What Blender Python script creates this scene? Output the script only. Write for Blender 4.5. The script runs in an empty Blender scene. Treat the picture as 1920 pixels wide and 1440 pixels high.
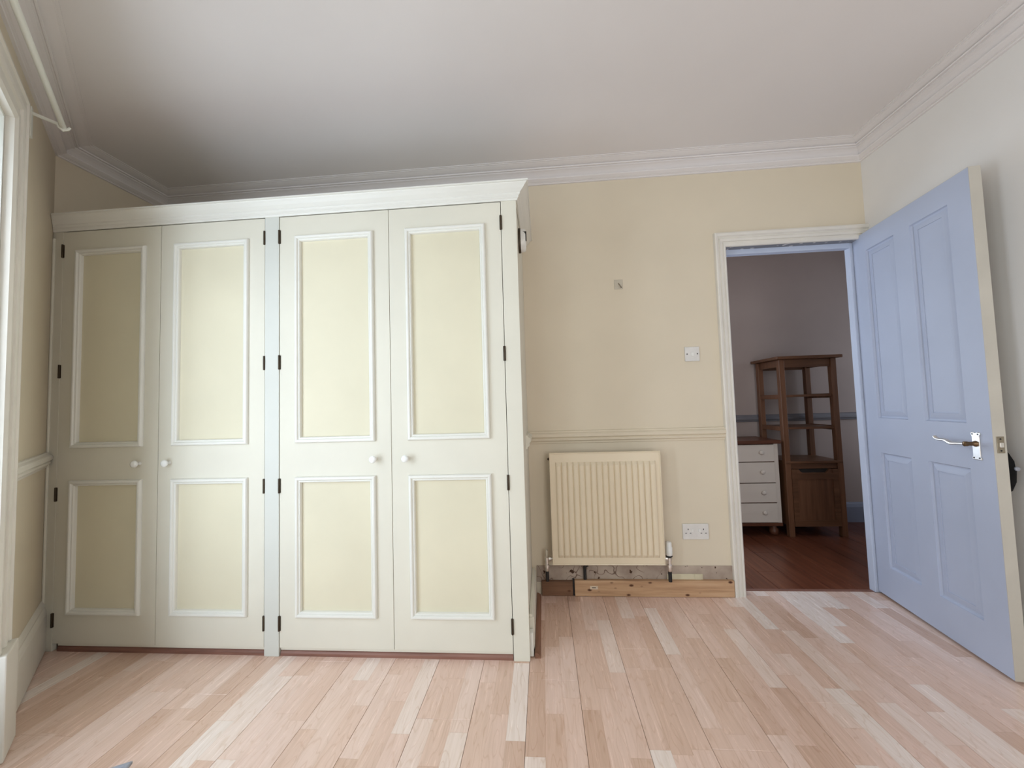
import bpy, bmesh, math, random
from mathutils import Vector, Matrix
random.seed(7)
S = bpy.context.scene
COL = S.collection
PI = math.pi

# ------------------------------------------------------------------ camera
FPX, PITCH, ROLL, YAW, CAMH = 738.31, 0.0516, -0.0300, -0.0774, 1.1601
cy_, sy_, cp_, sp_ = math.cos(YAW), math.sin(YAW), math.cos(PITCH), math.sin(PITCH)
Fw = Vector((sy_*cp_, cy_*cp_, sp_)); Rt = Vector((cy_, -sy_, 0)); Up = Rt.cross(Fw)
r_ = Rt*math.cos(ROLL) + Up*math.sin(ROLL); u_ = -Rt*math.sin(ROLL) + Up*math.cos(ROLL)
cam_d = bpy.data.cameras.new('camera'); cam = bpy.data.objects.new('camera', cam_d); COL.objects.link(cam)
M = Matrix.Identity(4)
for i in range(3):
    M[i][0], M[i][1], M[i][2] = r_[i], u_[i], -Fw[i]
M[2][3] = CAMH
cam.matrix_world = M
cam_d.sensor_fit = 'HORIZONTAL'; cam_d.sensor_width = 36.0; cam_d.lens = FPX/1920*36.0
cam_d.clip_start = 0.02
S.camera = cam

# ------------------------------------------------------------------ main dimensions (metres)
YB, H, XR, XL = 2.468, 2.644, 1.9588, -2.544     # back wall, ceiling, right wall, left wall
YR = -0.85                                       # rear wall behind the camera
YB2 = 2.56                                       # far face of the back wall
Y2 = 3.89                                        # far wall of the next room
YW = 1.8353                                      # wardrobe front
W0 = Vector((XL, 1.838, 0)); WD = Vector((.7254, -.6884, 0)); WN = Vector((.6884, .7254, 0))  # canted window wall
WEND = W0 + WD*((W0.y-YR)/.6884)

# ------------------------------------------------------------------ world, lights, exposure
S.view_settings.view_transform = 'Standard'; S.view_settings.look = 'None'
S.view_settings.gamma = 1.0; S.view_settings.exposure = 0.05
S.view_settings.use_curve_mapping = False
world = bpy.data.worlds.new('world'); S.world = world; world.use_nodes = True
bg = world.node_tree.nodes['Background']
bg.inputs[0].default_value = (0.80, 0.90, 1.0, 1); bg.inputs[1].default_value = 1.0

def area(name, loc, direction, sx, sy, energy, color, spread=180):
    d = bpy.data.lights.new(name, 'AREA'); d.shape = 'RECTANGLE'; d.size = sx; d.size_y = sy
    d.energy = energy; d.color = color; d.spread = math.radians(spread)
    o = bpy.data.objects.new(name, d); COL.objects.link(o); o.location = loc
    o.rotation_euler = Vector(direction).to_track_quat('-Z', 'Y').to_euler()
    return o
# daylight through the two windows in the canted wall, the rear window and the next room's far wall; plus an added fill
def wall_pt(t, off, z): return tuple(W0 + WD*t + WN*off + Vector((0, 0, z)))
area('daylight_side_window', wall_pt(1.40, -.25, 1.15), WN, .98, 2.1, 35, (.90, 1.0, 1.2))
area('daylight_near_window', wall_pt(2.75, -.25, 1.15), WN, 1.06, 2.1, 15, (.88, 1.0, 1.12))
area('daylight_rear_window', (1.05, YR-.24, 1.35), (0, 1, 0), 1.3, 1.9, 31, (1.04, 1.0, 1.04))
area('daylight_next_room', (.60, Y2+.13, 1.45), (.1, -1, 0), 0.85, 1.5, 18, (.80, .93, 1.16))
area('added_fill_next_room', (3.83, 3.2, 1.4), (-1, 0, 0), 0.8, 1.4, 5, (.86, .93, 1.08))  # added fill lamp, brightens the wall right of the shelf unit

# ------------------------------------------------------------------ materials
def srgb(r, g, b):
    f = lambda c: (c/255/12.92) if c/255 <= .04045 else ((c/255+.055)/1.055)**2.4
    return (f(r), f(g), f(b), 1)
class NT:
    def __init__(s, name):
        s.m = bpy.data.materials.new(name); s.m.use_nodes = True; s.t = s.m.node_tree
        s.b = s.t.nodes['Principled BSDF']
    def n(s, typ, **kw):
        nd = s.t.nodes.new('ShaderNode'+typ)
        for k, v in kw.items(): setattr(nd, k, v)
        return nd
    def l(s, a, b): s.t.links.new(a, b)
    def math(s, op, a, b=None, c=None):
        nd = s.n('Math', operation=op)
        for i, v in enumerate((a, b, c)):
            if v is None: continue
            if isinstance(v, (int, float)): nd.inputs[i].default_value = v
            else: s.l(v, nd.inputs[i])
        return nd.outputs[0]
    def ramp(s, fac, stops, interp='LINEAR'):
        nd = s.n('ValToRGB'); cr = nd.color_ramp; cr.interpolation = interp
        while len(cr.elements) < len(stops): cr.elements.new(.5)
        for e, (p, c) in zip(cr.elements, stops): e.position = p; e.color = c
        s.l(fac, nd.inputs[0]); return nd.outputs[0]
    def mix(s, mode, fac, a, b):
        nd = s.n('MixRGB', blend_type=mode)
        for i, v in enumerate((fac, a, b)):
            if isinstance(v, (int, float)): nd.inputs[i].default_value = v
            elif isinstance(v, tuple): nd.inputs[i].default_value = v
            else: s.l(v, nd.inputs[i])
        return nd.outputs[0]
    def noise(s, scale, vec=None, detail=3, rough=.5):
        nd = s.n('TexNoise'); nd.inputs['Scale'].default_value = scale; nd.inputs['Detail'].default_value = detail
        nd.inputs['Roughness'].default_value = rough
        if vec is not None: s.l(vec, nd.inputs['Vector'])
        return nd.outputs['Fac']
    def pos(s): return s.n('NewGeometry').outputs['Position']
    def mapping(s, vec, scale=(1, 1, 1), loc=(0, 0, 0)):
        nd = s.n('Mapping'); nd.inputs['Scale'].default_value = scale; nd.inputs['Location'].default_value = loc
        s.l(vec, nd.inputs['Vector']); return nd.outputs[0]
    def bump(s, h, strength=.2, dist=.002):
        nd = s.n('Bump'); nd.inputs['Strength'].default_value = strength; nd.inputs['Distance'].default_value = dist
        s.l(h, nd.inputs['Height']); s.l(nd.outputs[0], s.b.inputs['Normal'])
    def base(s, c):
        if isinstance(c, tuple): s.b.inputs['Base Color'].default_value = c
        else: s.l(c, s.b.inputs['Base Color'])
    def set(s, rough=.5, metal=0, spec=.5):
        s.b.inputs['Roughness'].default_value = rough; s.b.inputs['Metallic'].default_value = metal
        s.b.inputs['Specular IOR Level'].default_value = spec
        return s.m

def paint(name, c, rough=.55, var=.04, scale=3.0, bump=.08, bscale=180, spec=.35, specks=None):
    t = NT(name); p = t.pos()
    f = t.noise(scale, p, 4)
    d = tuple(max(0, v*(1-var*2)) for v in c[:3])+(1,)
    l = tuple(min(1, v*(1+var)) for v in c[:3])+(1,)
    col = t.ramp(f, [(.3, d), (.7, l)])
    if specks:
        n2 = t.noise(specks[0], p, 2)
        col = t.mix('MIX', t.ramp(n2, [(specks[1], (0, 0, 0, 1)), (specks[1]+.02, (1, 1, 1, 1))]), col, specks[2])
    t.base(col)
    if bump: t.bump(t.noise(bscale, p, 3), bump)
    return t.set(rough, 0, spec)

def plain(name, c, rough=.4, metal=0, spec=.5):
    t = NT(name); p = t.pos()
    f = t.noise(40, p, 2)
    t.base(t.ramp(f, [(.3, tuple(v*.93 for v in c[:3])+(1,)), (.7, c)]))
    return t.set(rough, metal, spec)

def wood(name, dark, mid, light, axis=2, rough=.5, scale=1.0, knots=False):
    t = NT(name); p = t.pos()
    sc = [55*scale]*3; sc[axis] = 3.0*scale
    v = t.mapping(p, tuple(sc))
    g = t.noise(1.0, v, 5, .6)
    sc2 = [9*scale]*3; sc2[axis] = 1.0*scale
    g2 = t.noise(1.0, t.mapping(p, tuple(sc2), (3, 1, 2)), 3)
    f = t.math('ADD', t.math('MULTIPLY', g, .6), t.math('MULTIPLY', g2, .4))
    col = t.ramp(f, [(.3, dark), (.5, mid), (.7, light)])
    if knots:
        vo = t.n('TexVoronoi'); vo.inputs['Scale'].default_value = 1.0
        ks = [24]*3; ks[axis] = 13
        t.l(t.mapping(p, tuple(ks), (.3, .2, .35)), vo.inputs['Vector'])
        k = t.ramp(vo.outputs['Distance'], [(.10, (1, 1, 1, 1)), (.22, (0, 0, 0, 1))])
        col = t.mix('MIX', k, col, srgb(84, 48, 26))
    t.base(col); t.bump(g, .1)
    return t.set(rough, 0, .4)

def laminate(name):
    t = NT(name); p = t.pos()
    sx = t.n('SeparateXYZ'); t.l(p, sx.inputs[0])
    x, y = sx.outputs[0], sx.outputs[1]
    rx = t.math('DIVIDE', t.math('ADD', x, .10), .2065/3)
    row = t.math('FLOOR', rx); fr = t.math('FRACT', rx)
    w1 = t.n('TexWhiteNoise', noise_dimensions='1D'); t.l(t.math('ADD', row, 91.3), w1.inputs['W'])
    u = t.math('ADD', t.math('DIVIDE', y, .41), t.math('MULTIPLY', w1.outputs['Value'], 7.0))
    cell = t.math('FLOOR', u); fu = t.math('FRACT', u)
    cx = t.n('CombineXYZ'); t.l(row, cx.inputs[0]); t.l(cell, cx.inputs[1])
    w2 = t.n('TexWhiteNoise', noise_dimensions='2D'); t.l(cx.outputs[0], w2.inputs['Vector'])
    r = w2.outputs['Value']
    col = t.ramp(r, [(0, srgb(217, 182, 161)), (.2, srgb(229, 196, 177)), (.5, srgb(237, 206, 190)), (.8, srgb(241, 214, 200)), (.9, srgb(245, 224, 212)), (1, srgb(248, 233, 224))])
    off = t.math('MULTIPLY', r, 37.0)
    cv = t.n('CombineXYZ'); t.l(t.math('MULTIPLY', x, 70), cv.inputs[0]); t.l(t.math('MULTIPLY', y, 4), cv.inputs[1]); t.l(off, cv.inputs[2])
    g = t.noise(1.0, cv.outputs[0], 5, .65)
    # cathedral figure: contour lines of a stretched noise
    cv2 = t.n('CombineXYZ'); t.l(t.math('MULTIPLY', x, 15), cv2.inputs[0]); t.l(t.math('MULTIPLY', y, 2.6), cv2.inputs[1]); t.l(off, cv2.inputs[2])
    g2 = t.noise(1.0, cv2.outputs[0], 2)
    ln = t.math('FRACT', t.math('MULTIPLY', g2, 11.0))
    lines = t.ramp(ln, [(0, (.86, .80, .74, 1)), (.16, (1, 1, 1, 1)), (.9, (1, 1, 1, 1)), (1, (.9, .85, .8, 1))])
    fine = t.ramp(g, [(.32, (.87, .84, .80, 1)), (.55, (1, 1, 1, 1)), (.75, (1.0, 1.0, 1.0, 1))])
    col = t.mix('MULTIPLY', .75, col, fine)
    col = t.mix('MULTIPLY', .8, col, lines)
    e = t.math('MINIMUM', t.math('MINIMUM', fr, t.math('SUBTRACT', 1.0, fr)), t.math('MULTIPLY', t.math('MINIMUM', fu, t.math('SUBTRACT', 1.0, fu)), 5.0))
    edge = t.ramp(e, [(0, (.90, .87, .84, 1)), (.03, (1, 1, 1, 1))])
    col = t.mix('MULTIPLY', 1.0, col, edge)
    t.base(col)
    rg = t.math('ADD', t.math('MULTIPLY', g, .12), .20)
    t.l(rg, t.b.inputs['Roughness']); t.b.inputs['Specular IOR Level'].default_value = .9
    return t.m

def glass():
    t = NT('window_glass'); nt = t.t
    tr = t.n('BsdfTransparent'); gl = t.n('BsdfGlossy'); gl.inputs['Roughness'].default_value = .02
    tr.inputs[0].default_value = (.95, .97, .96, 1)
    mx = t.n('MixShader'); lw = t.n('LayerWeight'); lw.inputs[0].default_value = .12
    t.l(lw.outputs['Fresnel'], mx.inputs[0]); t.l(tr.outputs[0], mx.inputs[1]); t.l(gl.outputs[0], mx.inputs[2])
    out = [n for n in nt.nodes if n.type == 'OUTPUT_MATERIAL'][0]
    t.l(mx.outputs[0], out.inputs[0])
    return t.m

m_wall = paint('wall_cream_paint', srgb(225, 212, 189), .7, .02, 2.0, .12, 240, .25)
m_wall_r = paint('wall_pale_paint', srgb(235, 231, 226), .6, .02, 2.0, .12, 240, .3)
m_ceil = paint('ceiling_white_paint', srgb(232, 226, 223), .75, .015, 1.5, .08, 200, .2)
m_trim = paint('trim_paint', srgb(231, 225, 214), .5, .03, 4.0, .06, 120, .4)
m_ward = paint('wardrobe_paint', srgb(226, 221, 205), .55, .02, 3.0, .06, 150, .3)
m_wmould = paint('wardrobe_moulding_paint', srgb(234, 232, 223), .38, .015, 4.0, .05, 150, .5)
m_wpanel = paint('wardrobe_panel_paint', srgb(226, 218, 192), .6, .025, 2.5, .08, 150, .25)
m_wstile = paint('wardrobe_stile_paint', srgb(215, 215, 206), .5, .02, 3.0, .06, 150, .3)
m_reveal = paint('reveal_white_paint', srgb(236, 236, 228), .5, .02, 3.0, .05, 150, .4)
m_blue = paint('door_blue_grey_paint', srgb(186, 194, 214), .48, .025, 3.0, .10, 130, .4)
m_bluej = paint('jamb_blue_grey_paint', srgb(200, 208, 226), .5, .03, 3.0, .08, 130, .4)
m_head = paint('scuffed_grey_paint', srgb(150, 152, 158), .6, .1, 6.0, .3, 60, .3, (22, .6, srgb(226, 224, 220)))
m_edge = paint('door_edge_cream_paint', srgb(200, 194, 182), .5, .04, 5.0, .08, 130, .4)
m_white = plain('white_plastic', srgb(238, 236, 230), .32)
m_knob = plain('white_china', srgb(246, 245, 240), .15)
m_switch = plain('white_moulded_plastic', srgb(228, 224, 218), .35)
m_hole = plain('dark_slot', srgb(42, 36, 32), .7)
m_clear = plain('clear_plastic', srgb(205, 195, 176), .25)
m_hinge = plain('bronzed_metal', srgb(70, 58, 44), .5, .6)
m_chrome = plain('chrome_metal', srgb(238, 234, 228), .34, 1.0)
m_aged = plain('aged_steel', srgb(158, 148, 130), .38, .85)
m_neck = plain('tarnished_brass', srgb(120, 98, 74), .35, .9)
m_rad = paint('radiator_enamel', srgb(232, 216, 188), .3, .012, 3.0, .02, 150, .5)
m_black = plain('black_rubber', srgb(34, 32, 30), .6)
m_bag = paint('black_fabric', srgb(24, 23, 23), .8, .2, 30, .3, 300, .2)
def plaster():
    t = NT('bare_plaster'); p = t.pos()
    c = t.ramp(t.noise(9, p, 4), [(.3, srgb(160, 142, 128)), (.7, srgb(196, 180, 164))])
    q = t.noise(11, p, 1)
    band = t.math('ABSOLUTE', t.math('SUBTRACT', q, .52))
    gate = t.ramp(t.noise(5, p, 1), [(.5, (0, 0, 0, 1)), (.56, (1, 1, 1, 1))])
    ln = t.mix('MULTIPLY', 1.0, t.ramp(band, [(.004, (1, 1, 1, 1)), (.012, (0, 0, 0, 1))]), gate)
    c = t.mix('MIX', ln, c, srgb(122, 102, 90))
    c = t.mix('MIX', t.ramp(t.noise(26, p, 2), [(.66, (0, 0, 0, 1)), (.68, (1, 1, 1, 1))]), c, srgb(84, 64, 52))
    t.base(c); t.bump(t.noise(60, p, 3), .4)
    return t.set(.9, 0, .1)
m_filler = paint('filler_patch', srgb(214, 204, 176), .85, .05, 12.0, .2, 80, .1)
m_pine = wood('raw_pine', srgb(158, 120, 88), srgb(196, 158, 122), srgb(212, 178, 144), 0, .6, 1.1, True)
m_pine_d = wood('dark_pine', srgb(92, 64, 46), srgb(124, 90, 66), srgb(142, 106, 80), 0, .6, .8, True)
m_brown = wood('brown_wood_trim', srgb(104, 70, 58), srgb(136, 96, 82), srgb(154, 112, 96), 0, .45)
m_brown_y = wood('brown_wood_trim_side', srgb(110, 76, 58), srgb(146, 106, 84), srgb(164, 122, 100), 1, .45)
m_honey = wood('honey_pine', srgb(84, 54, 38), srgb(112, 76, 54), srgb(128, 90, 66), 2, .4, .7)
m_honey_x = wood('honey_pine_boards', srgb(80, 52, 36), srgb(106, 72, 50), srgb(124, 88, 64), 0, .4, .7)
m_redpine = wood('reddish_pine_top', srgb(74, 44, 32), srgb(98, 60, 44), srgb(114, 74, 54), 0, .35, .7)
m_drawer = paint('drawer_off_white', srgb(226, 216, 206), .5, .02, 4.0, .05, 120, .35)
m_floor = laminate('pale_laminate')
m_floor2 = wood('brown_boards', srgb(70, 36, 24), srgb(104, 58, 40), srgb(134, 82, 58), 1, .32, .6)
m_sub = plain('dark_underlay', srgb(60, 46, 38), .9)
m_wall2 = paint('next_room_wall_paint', srgb(178, 163, 158), .7, .03, 2.0, .1, 200, .25)
m_dado2 = paint('next_room_dado_paint', srgb(126, 124, 130), .5, .03, 3.0, .05, 120, .35)
m_skirt2 = paint('next_room_skirting_paint', srgb(140, 146, 166), .5, .03, 3.0, .05, 120, .35)
m_grey = plain('grey_plastic', srgb(158, 160, 168), .45)
m_grey_d = plain('dark_grey_plastic', srgb(110, 110, 114), .45)
m_sticker = plain('paper_sticker', srgb(222, 204, 180), .7)
m_ink = plain('dark_ink', srgb(86, 68, 56), .7)
m_pole = paint('pole_white_paint', srgb(240, 240, 230), .35, .01, 5.0, .02, 120, .5)
m_glass = glass(); m_plaster = plaster()

# ------------------------------------------------------------------ mesh helpers
class MB:
    def __init__(s): s.v = []; s.f = []; s.sm = []
    def add(s, vs, fs, smooth=False):
        k = len(s.v); s.v += [Vector(p) for p in vs]
        for f in fs: s.f.append([i+k for i in f]); s.sm.append(smooth)
        return s
    def box(s, x0, x1, y0, y1, z0, z1):
        x0, x1 = min(x0, x1), max(x0, x1); y0, y1 = min(y0, y1), max(y0, y1); z0, z1 = min(z0, z1), max(z0, z1)
        v = [(x0, y0, z0), (x1, y0, z0), (x1, y1, z0), (x0, y1, z0), (x0, y0, z1), (x1, y0, z1), (x1, y1, z1), (x0, y1, z1)]
        return s.add(v, [(0, 3, 2, 1), (4, 5, 6, 7), (0, 1, 5, 4), (1, 2, 6, 5), (2, 3, 7, 6), (3, 0, 4, 7)])
    def obox(s, o, ax, ay, l0, l1, w0, w1, z0, z1):
        """box in an oblique plan frame: o + ax*l + ay*w"""
        k = len(s.v)
        t = MB().box(l0, l1, w0, w1, z0, z1)
        return s.add([o + ax*p.x + ay*p.y + Vector((0, 0, p.z)) for p in t.v], t.f)
    def prism(s, poly, z0, z1, inset=0):
        n = len(poly)
        v = [(p[0], p[1], z0) for p in poly] + [(p[0], p[1], z1) for p in poly]
        f = [tuple(range(n-1, -1, -1)), tuple(range(n, 2*n))] + [(i, (i+1) % n, n+(i+1) % n, n+i) for i in range(n)]
        return s.add(v, f)
    def loft(s, rings, closed=True, caps=True, smooth=True):
        n = len(rings[0]); v = [p for r in rings for p in r]; f = []
        for i in range(len(rings)-1):
            for j in range(n if closed else n-1):
                a, b = i*n+j, i*n+(j+1) % n
                f.append((a, b, b+n, a+n))
        s.add(v, f, smooth)
        if caps:
            k = len(s.v)-len(v)
            s.f.append([k+j for j in range(n-1, -1, -1)]); s.sm.append(False)
            s.f.append([k+(len(rings)-1)*n+j for j in range(n)]); s.sm.append(False)
        return s
    def lathe(s, prof, origin, axis, n=20):
        axis = Vector(axis).normalized(); o = Vector(origin)
        a = axis.orthogonal().normalized(); b = axis.cross(a)
        rings = [[o + axis*h + (a*math.cos(2*PI*j/n)+b*math.sin(2*PI*j/n))*max(r, 1e-4) for j in range(n)] for r, h in prof]
        return s.loft(rings)
    def tube(s, pts, rad, n=10, flat=1.0):
        pts = [Vector(p) for p in pts]; rings = []
        ref = None
        for i, p in enumerate(pts):
            t = (pts[min(i+1, len(pts)-1)]-pts[max(i-1, 0)]).normalized()
            if ref is None: ref = t.orthogonal().normalized()
            a = (ref - t*ref.dot(t)).normalized(); ref = a; b = t.cross(a)
            r = rad[i] if isinstance(rad, (list, tuple)) else rad
            rings.append([p + (a*math.cos(2*PI*j/n)+b*math.sin(2*PI*j/n)*flat)*r for j in range(n)])
        return s.loft(rings)
    def frame(s, a0, a1, b0, b1, prof, mapf):
        """mitred picture-frame moulding; prof = [(inset, height)]"""
        v = []; n = len(prof)
        for i, hgt in prof:
            for a, b in ((a0+i, b0+i), (a1-i, b0+i), (a1-i, b1-i), (a0+i, b1-i)): v.append(mapf(a, b, hgt))
        f = []
        for k in range(n-1):
            for j in range(4):
                f.append((k*4+j, k*4+(j+1) % 4, (k+1)*4+(j+1) % 4, (k+1)*4+j))
        return s.add(v, f)

ROOTS = {}
def obj(name, mb, mat, parent=None, bevel=0, local=False, angle=35, kind=None, label=None):
    vs = mb.v
    if parent is not None and not local:
        off = ROOTS.get(parent.name, Vector((0, 0, 0)))
        vs = [p-off for p in vs]
    xs = [p.x for p in vs]; ys = [p.y for p in vs]; zs = [p.z for p in vs]
    c = Vector(((min(xs)+max(xs))/2, (min(ys)+max(ys))/2, min(zs)))
    me = bpy.data.meshes.new(name)
    me.from_pydata([p-c for p in vs], [], mb.f)
    bm = bmesh.new(); bm.from_mesh(me); bmesh.ops.recalc_face_normals(bm, faces=bm.faces[:]); bm.to_mesh(me); bm.free()
    for p, sm in zip(me.polygons, mb.sm): p.use_smooth = sm
    if any(mb.sm): me.set_sharp_from_angle(angle=math.radians(angle))
    me.materials.append(mat)
    o = bpy.data.objects.new(name, me); COL.objects.link(o); o.location = c
    if parent is not None:
        o.parent = parent
        ROOTS[o.name] = (Vector((0, 0, 0)) if local else off) + c
        if local: ROOTS[o.name] = c
    else: ROOTS[o.name] = c.copy()
    if bevel:
        b = o.modifiers.new('bevel', 'BEVEL'); b.width = bevel; b.segments = 2; b.limit_method = 'ANGLE'; b.angle_limit = math.radians(40)
    if kind: o['kind'] = kind
    if label: o['label'] = label
    return o
def child(name, mb, mat, parent, root_local=True, **kw):
    """sub-part given in the same (thing-local) frame as its part"""
    off = ROOTS[parent.name]
    t = MB(); t.v = [p-off for p in mb.v]; t.f = mb.f; t.sm = mb.sm
    o = obj(name, t, mat, None, **kw); o.parent = parent
    return o
def tag(o, label, cat, group=None):
    o['label'] = label; o['category'] = cat
    if group: o['group'] = group
    return o
def thing(name, label, cat, loc=(0, 0, 0), rz=0, group=None):
    o = bpy.data.objects.new(name, None); COL.objects.link(o); o.location = loc; o.rotation_euler = (0, 0, rz)
    o.empty_display_size = .1
    ROOTS[o.name] = Vector(loc)
    return tag(o, label, cat, group)
def struct(name, mb, mat, parent=None, **kw):
    return obj(name, mb, mat, parent, kind='structure', **kw)

def clip(poly, P, N):
    out = []
    for i in range(len(poly)):
        a, b = Vector(poly[i]), Vector(poly[(i+1) % len(poly)])
        da, db = (a-P).dot(N), (b-P).dot(N)
        if da >= 0: out.append(a)
        if (da >= 0) != (db >= 0): out.append(a+(b-a)*(da/(da-db)))
    return out

# ================================================================== ROOM SHELL
fl = struct('floor', MB().box(XL-.1, XR+.1, YR-.1, YB2-.03, -.06, -.0135), m_sub)
PW = .2065
k0 = math.floor((XL+.10)/PW); k1 = math.ceil((XR+.10)/PW)
Pw2, Nw2 = Vector((W0.x, W0.y)), Vector((WN.x, WN.y))
LEN = 1.285
for k in range(k0, k1):
    xa, xb = -.10+k*PW, -.10+(k+1)*PW
    xb_ = min(xb, XR-.002); xa_ = max(xa, XL+.002)
    off = (k*.4137 % 1)*LEN
    y = YR-off
    while y < YB2:
        ya, yb = max(y, YR), min(y+LEN, YB-.001)
        # run through the door opening as far as the threshold
        segs = [(xa_, xb_, ya, yb)]
        if y+LEN >= YB:
            sx0 = max(xa_, 1.1465); sx1 = min(xb_, 1.894)
            if sx1-sx0 > .02: segs.append((sx0, sx1, YB-.0005, YB2-.035))
            if xb_ > 1.91: segs.append((max(xa_, 1.894), min(xb_, 1.956), YB-.0005, YB+.0475))
        y += LEN
        for (x0, x1, y0, y1) in segs:
            if y1-y0 < .015 or x1-x0 < .01: continue
            if x1 < -.1 and y0 > YW+.05: continue
            g = .0006
            poly = [(x0+g, y0+g), (x1-g, y0+g), (x1-g, y1-g), (x0+g, y1-g)]
            poly = clip(poly, Pw2+Nw2*.006, Nw2)
            if len(poly) < 3: continue
            cx = sum(p[0] for p in poly)/len(poly); cyy = sum(p[1] for p in poly)/len(poly)
            mb = MB(); n = len(poly)
            ins = [(p[0]+(cx-p[0])*.006, p[1]+(cyy-p[1])*.0012) for p in poly]
            vs = [(p[0], p[1], -.013) for p in poly]+[(p[0], p[1], -.0008) for p in poly]+[(p[0], p[1], 0) for p in ins]
            fs = [tuple(range(n-1, -1, -1)), tuple(range(2*n, 3*n))]
            for i in range(n):
                j = (i+1) % n
                fs += [(i, j, n+j, n+i), (n+i, n+j, 2*n+j, 2*n+i)]
            mb.add(vs, fs)
            obj('plank', mb, m_floor, fl)

struct('ceiling', MB().box(XL-.2, XR+.15, YR-.2, YB2-.001, H, H+.1), m_ceil)
# back wall with the doorway
wb = MB()
wb.box(XL-.1, 1.115, YB, YB2, 0, H); wb.box(1.115, XR, YB, YB2, 2.112, H)
wall_back = struct('wall_back', wb, m_wall)
struct('wall_right', MB().box(XR, XR+.12, YR-.1, YB2, 0, H), m_wall_r)
struct('wall_left', MB().box(XL-.12, XL, 1.838, YB-.001, 0, H), m_wall)
# canted window wall: opening from t=T0 to T1
T0, T1, ZH = .905, 1.90, 2.25
T2, T3 = 2.20, 3.30
TE = (W0.y-YR)/.6884
ww = MB()
for ta, tb in ((-.10, T0), (T1, T2), (T3, TE+.2)): ww.obox(W0, WD, WN, ta, tb, -.3, 0, 0, H)
for ta, tb in ((T0, T1), (T2, T3)): ww.obox(W0, WD, WN, ta, tb, -.3, 0, ZH, H)
struct('wall_window', ww, m_wall)
# windows: reveal, frame, casements, panes
def canted_window(name, ta, tb, label):
    w = thing(name, label, 'window', tuple(W0+WD*(ta+tb)/2)); w['kind'] = 'structure'
    rv = MB()
    rv.obox(W0, WD, WN, ta, ta+.012, -.24, .0, 0, ZH-.012); rv.obox(W0, WD, WN, tb-.012, tb, -.24, .0, 0, ZH-.012)
    rv.obox(W0, WD, WN, ta, tb, -.24, .0, ZH-.012, ZH)
    obj('window_reveal', rv, m_reveal, w)
    wf = MB()
    a0, a1 = ta+.012, tb-.012
    wf.obox(W0, WD, WN, a0, a0+.05, -.24, -.17, 0, ZH-.012); wf.obox(W0, WD, WN, a1-.05, a1, -.24, -.17, 0, ZH-.012)
    wf.obox(W0, WD, WN, a0, a1, -.24, -.17, ZH-.062, ZH-.012); wf.obox(W0, WD, WN, a0, a1, -.24, -.17, 0, .06)
    obj('window_frame', wf, m_reveal, w)
    mid = (a0+a1)/2
    for c0, c1 in ((a0+.052, mid-.002), (mid+.002, a1-.052)):
        cs = MB()
        cs.obox(W0, WD, WN, c0, c0+.055, -.23, -.185, .062, ZH-.064); cs.obox(W0, WD, WN, c1-.055, c1, -.23, -.185, .062, ZH-.064)
        for za, zb in ((.062, .30), (1.05, 1.08), (1.65, 1.68), (ZH-.12, ZH-.064)):
            cs.obox(W0, WD, WN, c0+.055, c1-.055, -.23, -.185, za, zb)
        co = obj('casement', cs, m_reveal, w)
        for za, zb in ((.30, 1.05), (1.08, 1.65), (1.68, ZH-.12)):
            child('pane', MB().obox(W0, WD, WN, c0+.055, c1-.055, -.21, -.205, za, zb), m_glass, co)
canted_window('window_1', T0, T1, 'tall white glazed window set in the canted wall left of the wardrobe')
canted_window('window_3', T2, T3, 'second tall glazed window in the canted wall, nearer the camera and out of the photo')
# rear wall with window_2
RX0, RX1, RZ0, RZ1 = .42, 1.68, .42, 2.28
wr_ = MB()
wr_.box(WEND.x-.25, RX0, YR-.2, YR, 0, H); wr_.box(RX1, XR, YR-.2, YR, 0, H)
wr_.box(RX0, RX1, YR-.2, YR, 0, RZ0); wr_.box(RX0, RX1, YR-.2, YR, RZ1, H)
struct('wall_rear', wr_, m_wall)
window_2 = thing('window_2', 'white sash window in the wall behind the camera', 'window', ((RX0+RX1)/2, YR, RZ0))
window_2['kind'] = 'structure'
f2 = MB(); f2.frame(RX0, RX1, RZ0, RZ1, [(0, -.17), (0, -.08), (.06, -.08), (.06, -.17)], lambda a, b, h: (a, YR+h, b))
obj('window_frame', f2, m_reveal, window_2)
for za, zb, yo in ((RZ0+.06, 1.36, -.11), (1.33, RZ1-.06, -.15)):
    s2 = MB(); s2.frame(RX0+.06, RX1-.06, za, zb, [(0, yo-.03), (0, yo), (.05, yo), (.05, yo-.03)], lambda a, b, h: (a, YR+h, b))
    so = obj('sash', s2, m_reveal, window_2)
    child('pane', MB().box(RX0+.11, RX1-.11, YR+yo-.018, YR+yo-.014, za+.05, zb-.05), m_glass, so)

# next room
X2A, X2B = 0.0, 3.7
f2o = struct('floor_next_room', MB().box(X2A-.1, X2B+.1, YB2-.03, Y2+.1, -.06, -.0145), m_sub)
BW = .148
k = -9
while 1.385+k*BW < X2B:
    x0, x1 = max(1.385+k*BW, X2A), min(1.385+(k+1)*BW, X2B)
    if x1-x0 > .02 and x1 > 0.6:
        y0 = YB2-.027
        sp = YB2+.25+(k*.37 % 1)*.9
        for ya, yb in ((y0, sp-.0008), (sp+.0008, Y2)):
            mb = MB(); g = .0012
            mb.box(x0+g, x1-g, ya, yb, -.014, -.002)
            obj('plank', mb, m_floor2, f2o, bevel=.001)
    k += 1
wn = MB()
wn.box(X2A-.1, .15, Y2, Y2+.1, -.01, H); wn.box(1.05, X2B+.1, Y2, Y2+.1, -.01, H)
wn.box(.15, 1.05, Y2, Y2+.1, -.01, .65); wn.box(.15, 1.05, Y2, Y2+.1, 2.25, H)
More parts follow.
